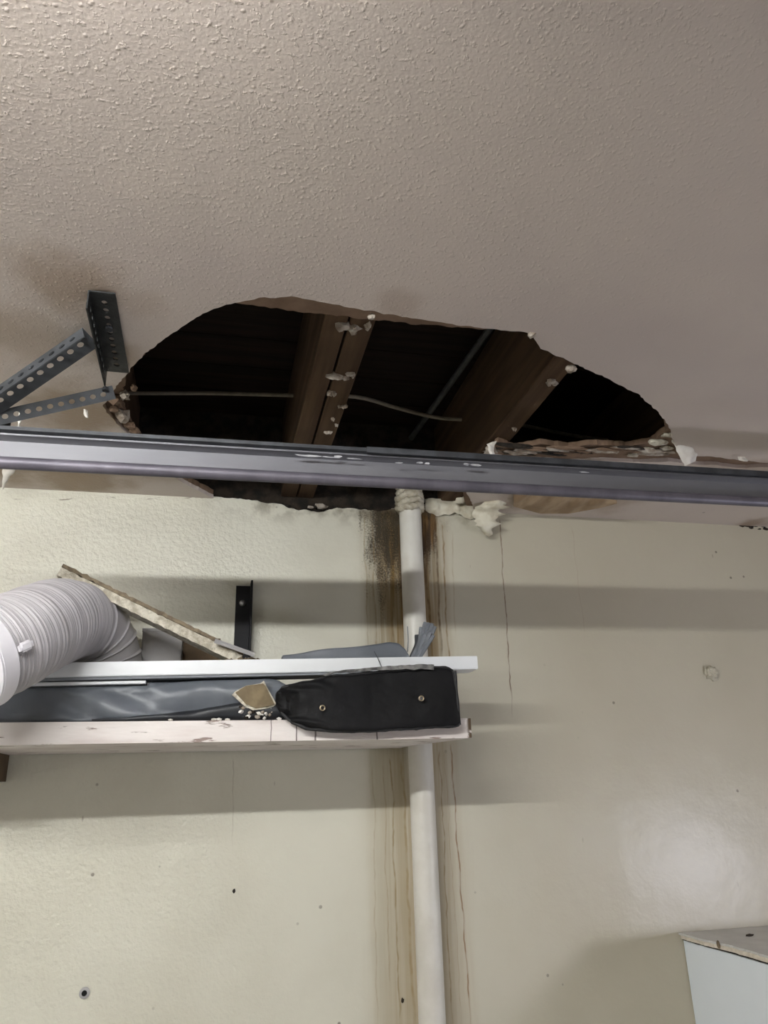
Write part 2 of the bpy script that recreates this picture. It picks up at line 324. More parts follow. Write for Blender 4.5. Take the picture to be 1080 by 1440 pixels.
def patch_bm(corner, nu, nv, thick):
    """corner(u,v)->point; a curled sheet with a real thickness"""
    bm = bmesh.new(); g = [[Vector(corner(i/nu, j/nv)) for j in range(nv+1)] for i in range(nu+1)]
    def nrm(i, j):
        du = g[min(i+1, nu)][j]-g[max(i-1, 0)][j]; dv = g[i][min(j+1, nv)]-g[i][max(j-1, 0)]
        n = du.cross(dv); return n.normalized() if n.length > 1e-12 else Vector((0, -1, 0))
    A = [[bm.verts.new(g[i][j]+nrm(i, j)*thick/2) for j in range(nv+1)] for i in range(nu+1)]
    B = [[bm.verts.new(g[i][j]-nrm(i, j)*thick/2) for j in range(nv+1)] for i in range(nu+1)]
    for i in range(nu):
        for j in range(nv):
            bm.faces.new((A[i][j], A[i+1][j], A[i+1][j+1], A[i][j+1])); bm.faces.new((B[i][j], B[i][j+1], B[i+1][j+1], B[i+1][j]))
    for i in range(nu):
        bm.faces.new((A[i][0], B[i][0], B[i+1][0], A[i+1][0])); bm.faces.new((A[i][nv], A[i+1][nv], B[i+1][nv], B[i][nv]))
    for j in range(nv):
        bm.faces.new((A[0][j], A[0][j+1], B[0][j+1], B[0][j])); bm.faces.new((A[nu][j], B[nu][j], B[nu][j+1], A[nu][j+1]))
    return bm
def loft_bm(xs, prof, seg=40, p=4.0, disp=None):
    """cushion-like closed body along x; prof(x)->(y0,y1,z0,z1)"""
    bm = bmesh.new(); rings = []
    for x in xs:
        y0, y1, z0, z1 = prof(x); cy, cz, ry, rz = (y0+y1)/2, (z0+z1)/2, (y1-y0)/2, (z1-z0)/2; ring = []
        for k in range(seg):
            a = 2*math.pi*k/seg; c, s = math.cos(a), math.sin(a)
            q = Vector((x, cy+ry*math.copysign(abs(c)**(2/p), c), cz+rz*math.copysign(abs(s)**(2/p), s)))
            if disp: q = q+disp(q, a)
            ring.append(bm.verts.new(q))
        rings.append(ring)
    for a, b in zip(rings, rings[1:]):
        for k in range(seg): bm.faces.new((a[k], a[(k+1) % seg], b[(k+1) % seg], b[k]))
    bm.faces.new(rings[0][::-1]); bm.faces.new(rings[-1]); return bm
def lin(x, pts):
    if x <= pts[0][0]: return pts[0][1]
    for (a, va), (b, vb) in zip(pts, pts[1:]):
        if x <= b: t = (x-a)/(b-a); return va+(vb-va)*t
    return pts[-1][1]

# ================================================================== THE SETTING
X0, X1, Y0 = -1.7, 2.6, -3.3
# --- back wall: plaster skin with a broken top, dark masonry core behind it
wb = struct('wall_back', 'cream painted wall with brown leak stains around the pipe', 'wall')
top = [(X1, 0, H+.012), (aty(1080, 737, 0).x, 0, H+.012), (aty(735, 722, 0).x, 0, H+.012)]
pxs = [(712, 722), (690, 716), (660, 718), (628, 712), (598, 716), (560, 716), (532, 718), (500, 714), (470, 716), (445, 720), (420, 717), (392, 709), (362, 704), (330, 701), (300, 698), (285, 696)]
top += jag([aty(a, b, 0) for a, b in pxs], .006, .0, 1)
top = [Vector(p)+Vector((0, 0, noise.noise(Vector(p)*60)*.006 if .0 < Vector(p).x < .7 else 0)) for p in top]
top += [(X0, 0, H+.012)]
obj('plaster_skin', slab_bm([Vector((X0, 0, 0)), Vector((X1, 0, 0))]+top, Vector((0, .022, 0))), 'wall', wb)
obj('masonry_core', box_bm(X0, X1, .022, .16, 0, 2.75), 'masonry', wb)
for i in range(46):                                           # loose mortar along the broken top of the wall
    px = random.uniform(318, 690); x = aty(px, 705, 0).x; s = random.uniform(.004, .011)
    z = H-.012+random.uniform(-.004, .012)+(.0 if px > 420 else .004)
    obj('mortar_lump', chunk_bm((x, random.uniform(.010, .024), z), (s*1.7, s, s*.8), i, 1, .5), 'gypsum' if i % 3 == 0 else 'masonry', wb, 60)
# --- ceiling
notch = [(300, 701), (285, 693), (262, 682), (240, 668), (205, 640), (182, 614), (166, 598), (150, 580), (145, 571), (160, 548), (182, 520), (205, 497), (240, 470), (285, 441), (330, 425), (372, 419), (410, 417),
         (470, 428), (540, 441), (610, 452), (680, 462), (742, 467), (752, 476), (761, 490), (800, 508), (850, 530), (900, 556), (925, 580), (942, 602), (947, 622), (962, 641), (1000, 642), (1040, 647), (1080, 651), (1150, 663),
         (1080, 657), (1040, 659), (1000, 654), (968, 653), (940, 649), (900, 651), (850, 649), (800, 651), (760, 648), (720, 647), (692, 643), (672, 660), (655, 690), (664, 708), (668, 718)]
npts = [atz(a, b, H) for a, b in notch]; npts[0].y = 0; npts[-1].y = 0
npts = jag(npts, .007, .0022, 3, 60)
ce = struct('ceiling', 'pinkish grey textured ceiling with a large ragged hole', 'ceiling')
outline = [Vector((X0, 0, H)), *npts, Vector((X1, 0, H)), Vector((X1, Y0, H)), Vector((X0, Y0, H))]
obj('ceiling_board', slab_bm(outline, Vector((0, 0, .0095))), 'ceiling', ce)
H2 = H+.0098
back = [(300, 695), (262, 676), (235, 655), (205, 628), (190, 606), (178, 588), (170, 560), (184, 516), (226, 476), (283, 439), (330, 426), (389, 434), (451, 441), (525, 450), (600, 457), (680, 462), (740, 464), (766, 484), (800, 502), (850, 524), (905, 551), (930, 580),
        (938, 604), (915, 622), (880, 628), (840, 625), (800, 629), (760, 624), (725, 631), (700, 622), (688, 640), (668, 655), (650, 690), (660, 710)]
bpts = [atz(a, b, H2) for a, b in back]; bpts[0].y = 0; bpts[-1].y = 0
bpts = jag(bpts, .008, .0035, 5, 50)
obj('backing_layer', slab_bm([Vector((X0, 0, H2)), *bpts, Vector((X1, 0, H2)), Vector((X1, -1.5, H2)), Vector((X0, -1.5, H2))], Vector((0, 0, .012))), 'backing', ce)
HJ = H2+.0122
for i, (a, b, s) in enumerate([(160, 562, .012), (172, 585, .013), (160, 575, .008), (182, 598, .010), (175, 556, .009), (188, 545, .007), (190, 605, .009)]):   # crumbled left corner
    p = atz(a, b, H+.004); obj('crumbled_edge', chunk_bm(p, (s, s*1.3, s*.7), i+20, 2, .55), 'gypsum' if i in (1, 4) else 'backing', ce, 18)
for i in range(34):                                           # crumbled rear edge on the right
    px = random.uniform(692, 935); p = atz(px, lin(px, [(692, 632), (740, 634), (935, 636)])+random.uniform(-7, 5), H+.003); s = random.uniform(.004, .011)
    obj('crumbled_edge', chunk_bm(p, (s*3.4, s*.6, s*.4), i+40, 2, .75), ('gypsum', 'backing', 'masonry')[i % 3], ce, 18)
for i, (a, b, s) in enumerate([(925, 622, .018), (940, 612, .012), (912, 632, .012), (890, 640, .010), (937, 630, .012)]):
    p = atz(a, b, H+.006); obj('crumbled_edge', chunk_bm(p, (s*1.3, s*.6, s*.35), i+90, 2, .5), 'gyp_edge', ce, 18)
for i, (a, b, s) in enumerate([(803, 519, .009), (748, 470, .007), (522, 446, .006), (690, 632, .012), (684, 640, .008)]):
    p = atz(a, b, H+.0); obj('crumbled_edge', chunk_bm(p, (s, s*.9, s*.7), i+120, 2, .5), 'gypsum', ce, 18)
# --- rest of the room
def wallbox(name, label, b, mat='room', cat='wall'): return tag(obj(name, box_bm(*b), mat), label, cat, None, 'structure')
wallbox('wall_left', 'plain side wall left of the camera', (X0-.1, X0, Y0, 0, 0, H))
wallbox('wall_right', 'plain side wall right of the camera', (X1, X1+.1, Y0, 0, 0, H))
wallbox('wall_front', 'plain wall behind the camera', (X0-.1, X1+.1, Y0-.1, Y0, 0, H))
wallbox('floor', 'grey concrete floor of the room', (X0-.1, X1+.1, Y0-.1, .1, -.1, 0), 'floor', 'floor')
# --- floor above the void
ZF = HJ+.215
uf = struct('floor_above', 'dark floorboards seen through the ceiling hole above the joists', 'floor')
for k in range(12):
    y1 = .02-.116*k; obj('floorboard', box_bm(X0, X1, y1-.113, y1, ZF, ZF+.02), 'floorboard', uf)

# ================================================================== JOISTS AND SERVICES IN THE VOID
def joist(name, label, planks, scraps):
    e = empty(name, label, 'joist', 'ceiling joists in the hole')
    for (a, b) in planks: obj('timber', box_bm(a, b, -1.6, .02, HJ, ZF, .002, 1), 'joist', e)
    for i, (px, py, sx, sy) in enumerate(scraps):
        p = atz(px, py, HJ); bm = bmesh.new()
        for k in range(4):
            q = p+Vector((random.uniform(-1, 1)*sx*.6, random.uniform(-1, 1)*sy*.5, 0)); r = random.uniform(.35, .75)
            chunk_bm(q, (sx*r, sy*r, .0045+sx*.2), i*5+k+name.__len__(), 2, .6, bm)
        obj('plaster_scrap', bm, 'gypsum', e, 18)
    return e
xs_ = atz(484, 473, HJ).x; xl_ = atz(412, 629, HJ).x; xr_ = atz(465, 631, HJ).x
joist('ceiling_joist', 'doubled timber joist left of centre in the ceiling hole, with plaster scraps', [(xl_, xs_-.0015), (xs_+.0025, xr_)],
      [(487, 460, .020, .012), (514, 456, .009, .012), (476, 528, .019, .007), (494, 526, .009, .006), (467, 552, .009, .007), (481, 570, .009, .006), (469, 588, .006, .005), (473, 597, .004, .004), (460, 607, .008, .004)])
x2a, x2b = atz(681, 627, HJ).x, atz(745, 585, HJ).x
joist('ceiling_joist', 'dark timber joist right of centre with one plaster scrap near its lit end', [(x2a, x2b+.004)], [(778, 537, .013, .010), (723, 602, .006, .005)])
joist('ceiling_joist', 'dark timber joist at the left corner of the hole', [(x2a-.80, x2b-.80+.012)], [])
joist('ceiling_joist', 'timber joist hidden in the dark right end of the hole', [(x2a+.40, x2b+.40)], [])
cab = spline([atz(*p, HJ+.13) for p in [(120, 551), (200, 553), (300, 553), (415, 556), (500, 558), (560, 574), (620, 588), (700, 592), (745, 600), (810, 613), (880, 621), (960, 625)]], 5)
tag(obj('electric_cable', tube_bm(cab, .0045, 8), 'cable', smooth=60), 'pale dusty cable sagging across the dark void through the joists', 'cable')
c1, c2 = atz(690, 460, ZF-.03), atz(566, 633, ZF-.03)
cd_ = (c2-c1).normalized()
tag(obj('metal_conduit', tube_bm([c1-cd_*.25, c1, c2, c2+cd_*.05], .0075, 10), 'conduit', smooth=60), 'dark grey conduit running towards the wall between the two joists', 'pipe')

# ================================================================== PIPE
pp = aty(593, 1100, -.05); PX = pp.x
pi = empty('waste_pipe', 'off-white painted vertical pipe running down the stained wall', 'pipe')
obj('pipe', tube_bm([(PX+noise.noise(Vector((0, 0, z*2)))*.0015, -.05, z) for z in [0+.05*k for k in range(45)]], .0265, 28), 'pipe', pi, 60)
def rope(zc, r, R, n, seed):
    pts = [(PX+(R)*math.cos(a), -.05+R*math.sin(a), zc+.0035*math.sin(2*a+seed)+.002*math.sin(5*a)) for a in [2*math.pi*k/n for k in range(n)]]
    bm = bmesh.new(); rings = []
    for k in range(n):
        a = 2*math.pi*k/n; c = Vector((math.cos(a), math.sin(a), 0)); ring = []
        for j in range(10):
            b = 2*math.pi*j/10; rr = r*(1+.18*math.sin(14*a+2*b+seed)+.10*noise.noise(Vector((a*3, b, seed))))
            ring.append(bm.verts.new(Vector(pts[k])+c*rr*math.cos(b)+Vector((0, 0, rr*math.sin(b)))))
        rings.append(ring)
    for k in range(n):
        A, B = rings[k], rings[(k+1) % n]
        for j in range(10): bm.faces.new((A[j], A[(j+1) % 10], B[(j+1) % 10], B[j]))
    return bm
zc = aty(572, 716, -.05).z
for z, r, R in ((zc, .0085, .0275), (zc+.0135, .008, .0272), (zc+.028, .0095, .0265), (zc+.044, .009, .024), (zc+.06, .01, .023)): obj('rope_collar', rope(z, r, R, 48, z*50), 'collar', pi, 60)

# ================================================================== RAIL
RY = -.59
zt, zb = aty(540, 637, RY).z, aty(540, 687, RY).z
sl = (aty(1080, 668, RY).z-aty(0, 603, RY).z)/(aty(1080, 668, RY).x-aty(0, 603, RY).x)
RL, RR = -.335, X1-.02
ra = empty('door_track', 'long grey galvanised steel track crossing below the ceiling hole', 'track')
hgt = zt-zb; xm = aty(540, 660, RY).x
def extrude_x(prof, x0, x1, bm=None):
    bm = bm or bmesh.new(); n = len(prof)
    A = [bm.verts.new((x0, y, z+sl*(x0-xm))) for y, z in prof]; B = [bm.verts.new((x1, y, z+sl*(x1-xm))) for y, z in prof]
    for i in range(n): bm.faces.new((A[i], A[(i+1) % n], B[(i+1) % n], B[i]))
    f = [bm.faces.new(A[::-1]), bm.faces.new(B)]; bmesh.ops.triangulate(bm, faces=f); return bm
t = .002
web = [(RY, zb+.012), (RY-.0005, zt-.018), (RY-.010, zt-.013), (RY-.010-t, zt-.013), (RY-.010-t, zt-.010), (RY+.004, zt-.006), (RY+.004, zb+.012)]
obj('web', extrude_x(web, RL, RR), 'zinc', ra, 30)
toplip = [(RY-.004, zt-.012), (RY-.018, zt-.007), (RY-.018, zt-.001), (RY+.020, zt-.001), (RY+.020, zt-.012)]
obj('top_flange', extrude_x(toplip, RL, RR), 'zinc_dark', ra, 30)
lip = [(RY-.006+.0095*math.cos(a), zb+.0085+.0095*math.sin(a)) for a in [2*math.pi*k/18 for k in range(18)]]
obj('rolled_lip', extrude_x(lip, RL, RR), 'zinc_lip', ra, 60)
xj = aty(516, 646, RY-.019).x
inner = [(RY-.0215, zt-.0105), (RY-.0215, zt-.0005), (RY-.018, zt-.0005), (RY-.018, zt-.0105)]
obj('inner_rail', extrude_x(inner, xj, RR-.3), 'zinc_dark', ra, 30)
for (a, b, w, dz) in ((435, 641, 18, .003), (465, 643, 14, .002), (498, 645, 12, .002), (475, 642, 6, .004), (590, 652, 5, .003), (600, 653, 4, .003), (655, 654, 5, .004), (668, 655, 8, .003), (560, 652, 6, .002), (820, 665, 8, .002)):
    p = aty(a, b, RY-.0185); obj('scuff_mark', chunk_bm((p.x, RY-.0185 if a < 515 else RY-.022, p.z), (w*.0011, .0006, dz*.6), int(a), 2, .5), 'chip', ra, 60)

# ================================================================== SLOTTED STEEL BRACKET
def perf_bm(L, Wd, pitch, r, th=.002, inset=.012, long=1.0):
    """flat perforated strip along +x (0..L), width along +y, thickness along z, real holes"""
    bm = bmesh.new(); n = max(1, int((L-2*inset)/pitch)); p0 = (L-n*pitch)/2; seg = 12
    def layer(z):
        cells = []
        for k in range(n):
            x0, x1 = p0+k*pitch, p0+(k+1)*pitch; cx = (x0+x1)/2; cy = Wd/2
            inner_, outer = [], []
            for s in range(seg):
                a = 2*math.pi*(s+.5)/seg; c, q = math.cos(a), math.sin(a); inner_.append(bm.verts.new((cx+r*long*c, cy+r*q, z)))
                m = min((pitch/2)/abs(c) if abs(c) > 1e-6 else 9, (Wd/2)/abs(q) if abs(q) > 1e-6 else 9); outer.append(bm.verts.new((cx+m*c, cy+m*q, z)))
            for s in range(seg):
                bm.faces.new((inner_[s], inner_[(s+1) % seg], outer[(s+1) % seg], outer[s]))
            # corner fills
            co = [(x1, Wd), (x0, Wd), (x0, 0), (x1, 0)]
            for (X, Y) in co:
                ang = math.atan2(Y-cy, X-cx) % (2*math.pi); s = int((ang/(2*math.pi)*seg-.5) % seg); 
                v = bm.verts.new((X, Y, z)); bm.faces.new((outer[s], v, outer[(s+1) % seg]))
            cells.append(inner_)
        for a, b in ((0, p0), (L-p0, L)):
            bm.faces.new([bm.verts.new(q) for q in ((a, 0, z), (b, 0, z), (b, Wd, z), (a, Wd, z))])
        return cells
    A, B = layer(0), layer(th)
    for a, b in zip(A, B):
        for s in range(seg): bm.faces.new((a[s], a[(s+1) % seg], b[(s+1) % seg], b[s]))
    c = [(0, 0), (L, 0), (L, Wd), (0, Wd)]
    for i in range(4):
        (xa, ya), (xb, yb) = c[i], c[(i+1) % 4]; bm.faces.new([bm.verts.new(q) for q in ((xa, ya, 0), (xb, yb, 0), (xb, yb, th), (xa, ya, th))])
    return bm
def place(o, origin, ax, ay):
    ax = Vector(ax).normalized(); ay = Vector(ay); ay = (ay-ax*ay.dot(ax)).normalized(); az = ax.cross(ay)
    o.matrix_world = Matrix(((ax.x, ay.x, az.x, origin[0]), (ax.y, ay.y, az.y, origin[1]), (ax.z, ay.z, az.z, origin[2]), (0, 0, 0, 1)))
br = empty('slotted_angle_bracket', 'dark perforated steel angle bracket braced from the ceiling at upper left', 'bracket')
a0, a1 = atz(126, 407, H-.002), atz(151, 520, H-.002)
L = (a1-a0).length
def angle(L, W1, W2, org, ax, s1, s2, mat, names=('flange', 'flange')):
    for Wd, s, nm in ((W1, s1, names[0]), (W2, s2, names[1])):
        o = obj(nm, perf_bm(L, Wd, .0185, .0042, .002, .008, 1.25), mat, br); place(o, org, ax, s)
ax = (a1-a0); ax.z = 0
angle(L, .034, .030, a0+Vector((0, 0, -.001)), ax, (1, 0, 0), (0, 0, -1), 'slot_dark', ('ceiling_flange', 'hanging_flange'))
E1 = aty(-25, 560, RY-.02)
b0 = atz(117, 462, H-.012)
axb = (E1-b0)
dn = Vector((0, 0, -1))
angle(axb.length+.04, .034, .026, b0, axb, (.1, .85, -.5), (.25, -.5, -.9), 'slot_grey', ('brace_flange', 'brace_flange'))
c0 = a1+Vector((.010, -.003, -.030)); E2 = aty(-30, 583, RY+.0)
o = obj('brace_strap', perf_bm((E2-c0).length, .022, .0165, .0038, .002, .008, 1.25), 'slot_grey', br); place(o, c0, E2-c0, (0, .45, -.9))
for p in (a0+ax*.4+Vector((.017, 0, -.004)), c0+Vector((-.008, -.004, -.010)), b0+Vector((.002, .004, -.014))):
    bm = bmesh.new(); bmesh.ops.create_cone(bm, cap_ends=True, segments=6, radius1=.006, radius2=.005, depth=.006); obj('bolt', bm, 'zinc_dark', br, None, p)
h0 = aty(2, 585, RY+.005)
obj('hanger_plate', box_bm(h0.x-.05, h0.x+.008, RY+.026, RY+.030, zt-.03, h0.z+.004, .001, 1), 'slot_dark', br)

# ================================================================== SHELF AND WHAT LIES ON IT
SY = -.29
ZB0, ZB1 = aty(330, 1043, SY).z, aty(330, 1013, SY).z
XE = aty(663, 1028, SY).x
XLf = aty(-60, 1030, SY).x-.45
bm = bmesh.new(); 
XE2 = min(aty(577, 1064, -.085).x, PX-.031)
slab_bm([Vector((XLf, SY, ZB0)), Vector((XE, SY, ZB0)), Vector((XE2, -.085, ZB0)), Vector((XE2, -.004, ZB0)), Vector((XLf, -.004, ZB0))], Vector((0, 0, ZB1-ZB0)), bm)
bmesh.ops.bevel(bm, geom=[e for e in bm.edges if e.calc_face_angle(0) > .5], offset=.003, segments=2, affect='EDGES')
sh = empty('timber_shelf', 'thick shelf board of chipped white painted timber fixed to the wall', 'shelf')
obj('board', bm, 'board', sh, 40)
bx_ = aty(-9, 1090, -.1).x
obj('support_block', box_bm(bx_-.05, bx_, -.2, -.001, ZB0-.05, ZB0), 'cardbrown', sh)
# upright black iron angle behind
ux0, ux1 = aty(331, 860, -.02).x, aty(356, 860, -.02).x; uz = aty(345, 818, -.02).z
ub = empty('iron_upright', 'short black iron angle bolted upright to the wall above the shelf', 'bracket')
obj('flat_flange', box_bm(ux0, ux1-.004, -.006, -.001, ZB1+.002, uz-.006, .0008, 1), 'black_iron', ub)
obj('standing_flange', box_bm(ux1-.0075, ux1-.003, -.036, -.001, ZB1+.002, uz, .0008, 1), 'black_iron', ub)
bp = aty(341, 848, -.008); bm = bmesh.new(); bmesh.ops.create_uvsphere(bm, u_segments=12, v_segments=6, radius=.0075)
o = obj('bolt_head', bm, 'bolt', ub, 60, (bp.x, -.007, bp.z)); o.scale = (1, .55, 1)
# white panel
WY = -.27
wz0, wz1 = aty(500, 944, WY).z, aty(500, 925, WY).z; wx0, wx1 = aty(28, 940, WY).x, aty(672, 931, WY).x
rise = (aty(672, 922, WY).z-aty(60, 931.5, WY).z)/(aty(672, 922, WY).x-aty(60, 931.5, WY).x)
WB = -.215
wp = empty('laminate_plank', 'long flat white laminate plank lying across the bags on the shelf', 'plank')
def skew(o, x, r): o.rotation_euler = (0, -math.atan(r), 0); return o
pm = box_bm(wx0, wx1, WY, WB, wz0, wz1, .0012, 2)
def shear(bm, x, r):
    for v in bm.verts: v.co.z += (v.co.x-x)*r
    return bm
xc = aty(500, 930, WY).x
obj('plank_core', shear(pm, xc, rise), 'panel', wp)
obj('plank_shadow_line', shear(box_bm(wx0+.002, wx1-.12, WY+.004, WB, wz0-.005, wz0-.0002), xc, rise), 'panel_shade', wp)  # dark strip drawn as the shadow line below the plank
p2 = shear(box_bm(aty(30, 950, WY).x, aty(205, 950, WY).x, WY+.012, WB-.005, wz0-.0125, wz0-.0065, .0008, 1), xc, rise)
tag(obj('white_sheet', p2, 'panel'), 'thin white sheet just under the long white plank, left part', 'panel')
# --- vinyl duct
D0 = aty(-38, 926, -.47); PT = wz1
R = .075
path = spline([D0, aty(8, 906, -.425), aty(54, 884, -.345), aty(90, 873, -.25), aty(122, 884, -.165), aty(142, 925, -.118), aty(147, 980, -.105)], 26)
cut = [p for i, p in enumerate(path) if i < 70 or p.z > PT-.02]
n = len(cut)
rng = random.Random(3); ridges = [rng.uniform(.06, .1)]
while ridges[-1] < 1: ridges.append(ridges[-1]+(rng.choice([.018, .022, .03]) if ridges[-1] < .5 else rng.choice([.022, .07, .10, .12])))
dense = spline(cut[::4]+[cut[-1]], 10); nd_ = len(dense)
def drad(i):
    s = i/(nd_-1); r = R
    for q in ridges: r += (.0016 if s < .55 else .0028)*math.exp(-((s-q)/.005)**2)
    return r-.0008*math.sin(i*1.9)*(1 if s < .6 else .2)
du = empty('vent_duct', 'white ribbed flexible vent duct lying over the white plank at left', 'duct')
obj('hose', tube_bm(dense, drad, 56, False, jit=lambda i, a: 1+.012*noise.noise(Vector((i*.05, math.cos(a)*1.5, math.sin(a)*1.5)))), 'duct', du, 50)
d0 = frame(dense, 0)
q0 = dense[0]
o = obj('collar', tube_bm([q0-d0*.020, q0-d0*.018, q0+d0*.008, q0+d0*.010], lambda i: (R+.003, R+.006, R+.006, R+.003)[i], 56, False), 'collar_white', du, 40)
bm = bmesh.new()
prof = [(R+.0055, -.022), (R+.0055, -.017), (R-.006, -.017), (R-.006, -.022), (R-.001, -.025)]
u = d0.orthogonal().normalized(); w = d0.cross(u); rings = []
for k in range(56):
    a = 2*math.pi*k/56; e = u*math.cos(a)+w*math.sin(a); rings.append([bm.verts.new(q0+e*r_+d0*z_) for r_, z_ in prof])
for k in range(56):
    A, B = rings[k], rings[(k+1) % 56]
    for j in range(5): bm.faces.new((A[j], A[(j+1) % 5], B[(j+1) % 5], B[j]))
obj('rim', bm, 'collar_white', du, 40)
obj('inner_sleeve', tube_bm([q0-d0*.02, q0+d0*.035], R-.006, 40, False), 'collar_white', du, 60)
cl = aty(16, 914, -.50); side = (cl-q0); side = (side-d0*side.dot(d0)).normalized(); tang = d0.cross(side)
bm = bmesh.new(); bmesh.ops.create_cube(bm, size=1)
bmesh.ops.bevel(bm, geom=bm.edges[:], offset=.2, segments=3, affect='EDGES')
o = obj('clip_tab', bm, 'collar_white', du, 60); cpos = q0+side*(R+.0085)+d0*.022
o.matrix_world = Matrix.Translation(cpos) @ Matrix((( d0.x, tang.x, side.x, 0), (d0.y, tang.y, side.y, 0), (d0.z, tang.z, side.z, 0), (0, 0, 0, 1))) @ Matrix.Diagonal((.026, .014, .006, 1))
# --- leaning plasterboard strip
ls = empty('plasterboard_strip', 'broken plasterboard strip leaning over the duct down to the shelf', 'plasterboard')
LY = -.228
s0, s1 = aty(83, 803, LY), aty(338, 927, LY); dd = (s1-s0).normalized(); nn = Vector((-dd.z, 0, dd.x)); nn = nn if nn.z > 0 else -nn
lowe = jag([s0, s1], .008, .0, 1); N = len(lowe)
def strip(off0, off1, y0, y1, seed, amp):
    bm = bmesh.new(); rows = []
    for i, p in enumerate(lowe):
        k = noise.noise(Vector((i*.7, seed, 0)))*amp; k2 = noise.noise(Vector((i*.9, seed+5, 0)))*amp; k3 = noise.noise(Vector((i*1.3, seed+9, 0)))*amp
        rows.append([bm.verts.new(p+nn*(off0+k)+Vector((0, y0+k3, 0))), bm.verts.new(p+nn*(off1+k2)+Vector((0, y0+k3*.6, 0))), bm.verts.new(p+nn*off1+Vector((0, y1, 0))), bm.verts.new(p+nn*off0+Vector((0, y1, 0)))])
    for a, b in zip(rows, rows[1:]):
        for j in range(4): bm.faces.new((a[j], a[(j+1) % 4], b[(j+1) % 4], b[j]))
    bm.faces.new(rows[0][::-1]); bm.faces.new(rows[-1]); return bm
obj('gypsum_core', strip(-.009, .0085, 0, .05, 1, .0025), 'gyp_edge', ls)
obj('paper_face', strip(.0088, .0155, -.003, .052, 4, .0035), 'paperface', ls)
st0, st1 = aty(302, 901, -.245), aty(358, 921, -.245)
tag(obj('wood_lath', tube_bm([st0, st1], .0042, 4), 'cardgrey'), 'small grey lath lying beside the lower end of the leaning plasterboard', 'lath')
bm = bmesh.new()
for i in range(14):
    p = aty(random.uniform(318, 372), 920, -.235); p.y += random.uniform(-.012, .012); p.z = wz1+(p.x-xc)*rise+.003; chunk_bm(p, (random.uniform(.003, .008),)*3, i+200, 1, .5, bm)
tag(obj('dark_debris', bm, 'paperface'), 'loose dark crumbs at the foot of the leaning plasterboard', 'debris', None, 'stuff')
# --- boxes behind the duct
g0, g1 = aty(201, 884, -.06), aty(254, 930, -.06)
gb = empty('grey_box', 'plain grey box standing behind the duct against the wall', 'box')
obj('carton', box_bm(g0.x, g1.x, -.06, -.004, ZB1+.001, g0.z, .002, 2), 'cardgrey', gb)
obj('lid_edge', box_bm(g0.x-.001, g1.x+.001, -.0615, -.003, g0.z-.006, g0.z+.001, .0006, 1), 'cardgrey', gb)
k0, k1 = aty(256, 898, -.04), aty(310, 930, -.04)
kb = empty('brown_carton', 'small dark brown box beside the grey box under the leaning plasterboard', 'box')
obj('carton', box_bm(g1.x+.002, k1.x, -.04, -.004, ZB1+.001, k0.z, .002, 2), 'cardbrown', kb)
obj('flap', box_bm(g1.x+.004, k1.x-.002, -.0412, -.040, k0.z-.012, k0.z+.001, .0003, 1), 'cardbrown', kb)
# --- grey fabric on top of the panel
fy = -.25
def topz(px, pts): return aty(px, lin(px, pts), fy).z
fp = [(395, 921), (440, 914), (520, 905), (548, 902), (562, 904), (572, 913), (576, 922)]
xa, xb = aty(398, 920, fy).x, aty(575, 920, fy).x
def fprof(x):
    px = 398+(x-xa)/(xb-xa)*177; zt_ = aty(px, lin(px, fp), fy).z; zb_ = wz1+(x-xc)*rise+.0006
    return (fy, -.21, zb_, max(zt_, zb_+.002))
def fdisp(q, a): return Vector((0, noise.noise(q*22)*.004, noise.noise(q*16+Vector((4, 0, 0)))*.002 if math.sin(a) > .2 else 0))
tag(obj('folded_tarp', loft_bm([xa+(xb-xa)*k/40 for k in range(41)], fprof, 32, 5, fdisp), 'tarp', smooth=50), 'grey folded fabric wedge on top of the white plank near the pipe', 'fabric')
# fan of gathered fabric
fb = aty(580, 921, -.235); fb.z = wz1+(fb.x-xc)*rise+.002
fan = empty('gathered_fabric', 'pale grey gathered fabric end sticking up beside the pipe', 'fabric')
for k, (px, py, w0, mt) in enumerate([(586, 893, .005, 'tarp_dark'), (592, 882, .004, 'tarp_light'), (598, 875, .0045, 'tarp_light'), (603, 876, .0045, 'tarp'), (608, 877, .0045, 'tarp_light'), (612, 881, .0045, 'tarp_light'), (597, 892, .005, 'tarp'), (605, 889, .005, 'tarp_light'), (610, 893, .004, 'tarp')]):
    e = aty(px, py, -.235-.003*k); mid = fb.lerp(e, .55)+Vector((.004, -.004, 0))
    pts = spline([fb+Vector((.002*k-.005, -.002*k, 0)), mid, e], 6); nn_ = len(pts)
    obj('fold', tube_bm(pts, lambda i, w0=w0: w0*(.45+.75*math.sin(math.pi*(.12+.70*i/(nn_-1)))), 8, jit=lambda i, a: .55+.45*abs(math.cos(a))), mt, fan, 60)
th0 = [aty(573, 917, -.235), aty(574, 900, -.24), aty(573, 881, -.235)]
obj('loose_thread', tube_bm(spline(th0, 5), .0009, 5), 'tarp', fan)
th = spline([aty(526, 916, WY-.002), aty(531, 925, WY-.004), aty(537, 939, WY-.003)], 5)
tag(obj('thread', tube_bm(th, .0007, 5), 'tarp_dark'), 'thin dark thread hanging over the edge of the white plank', 'thread')
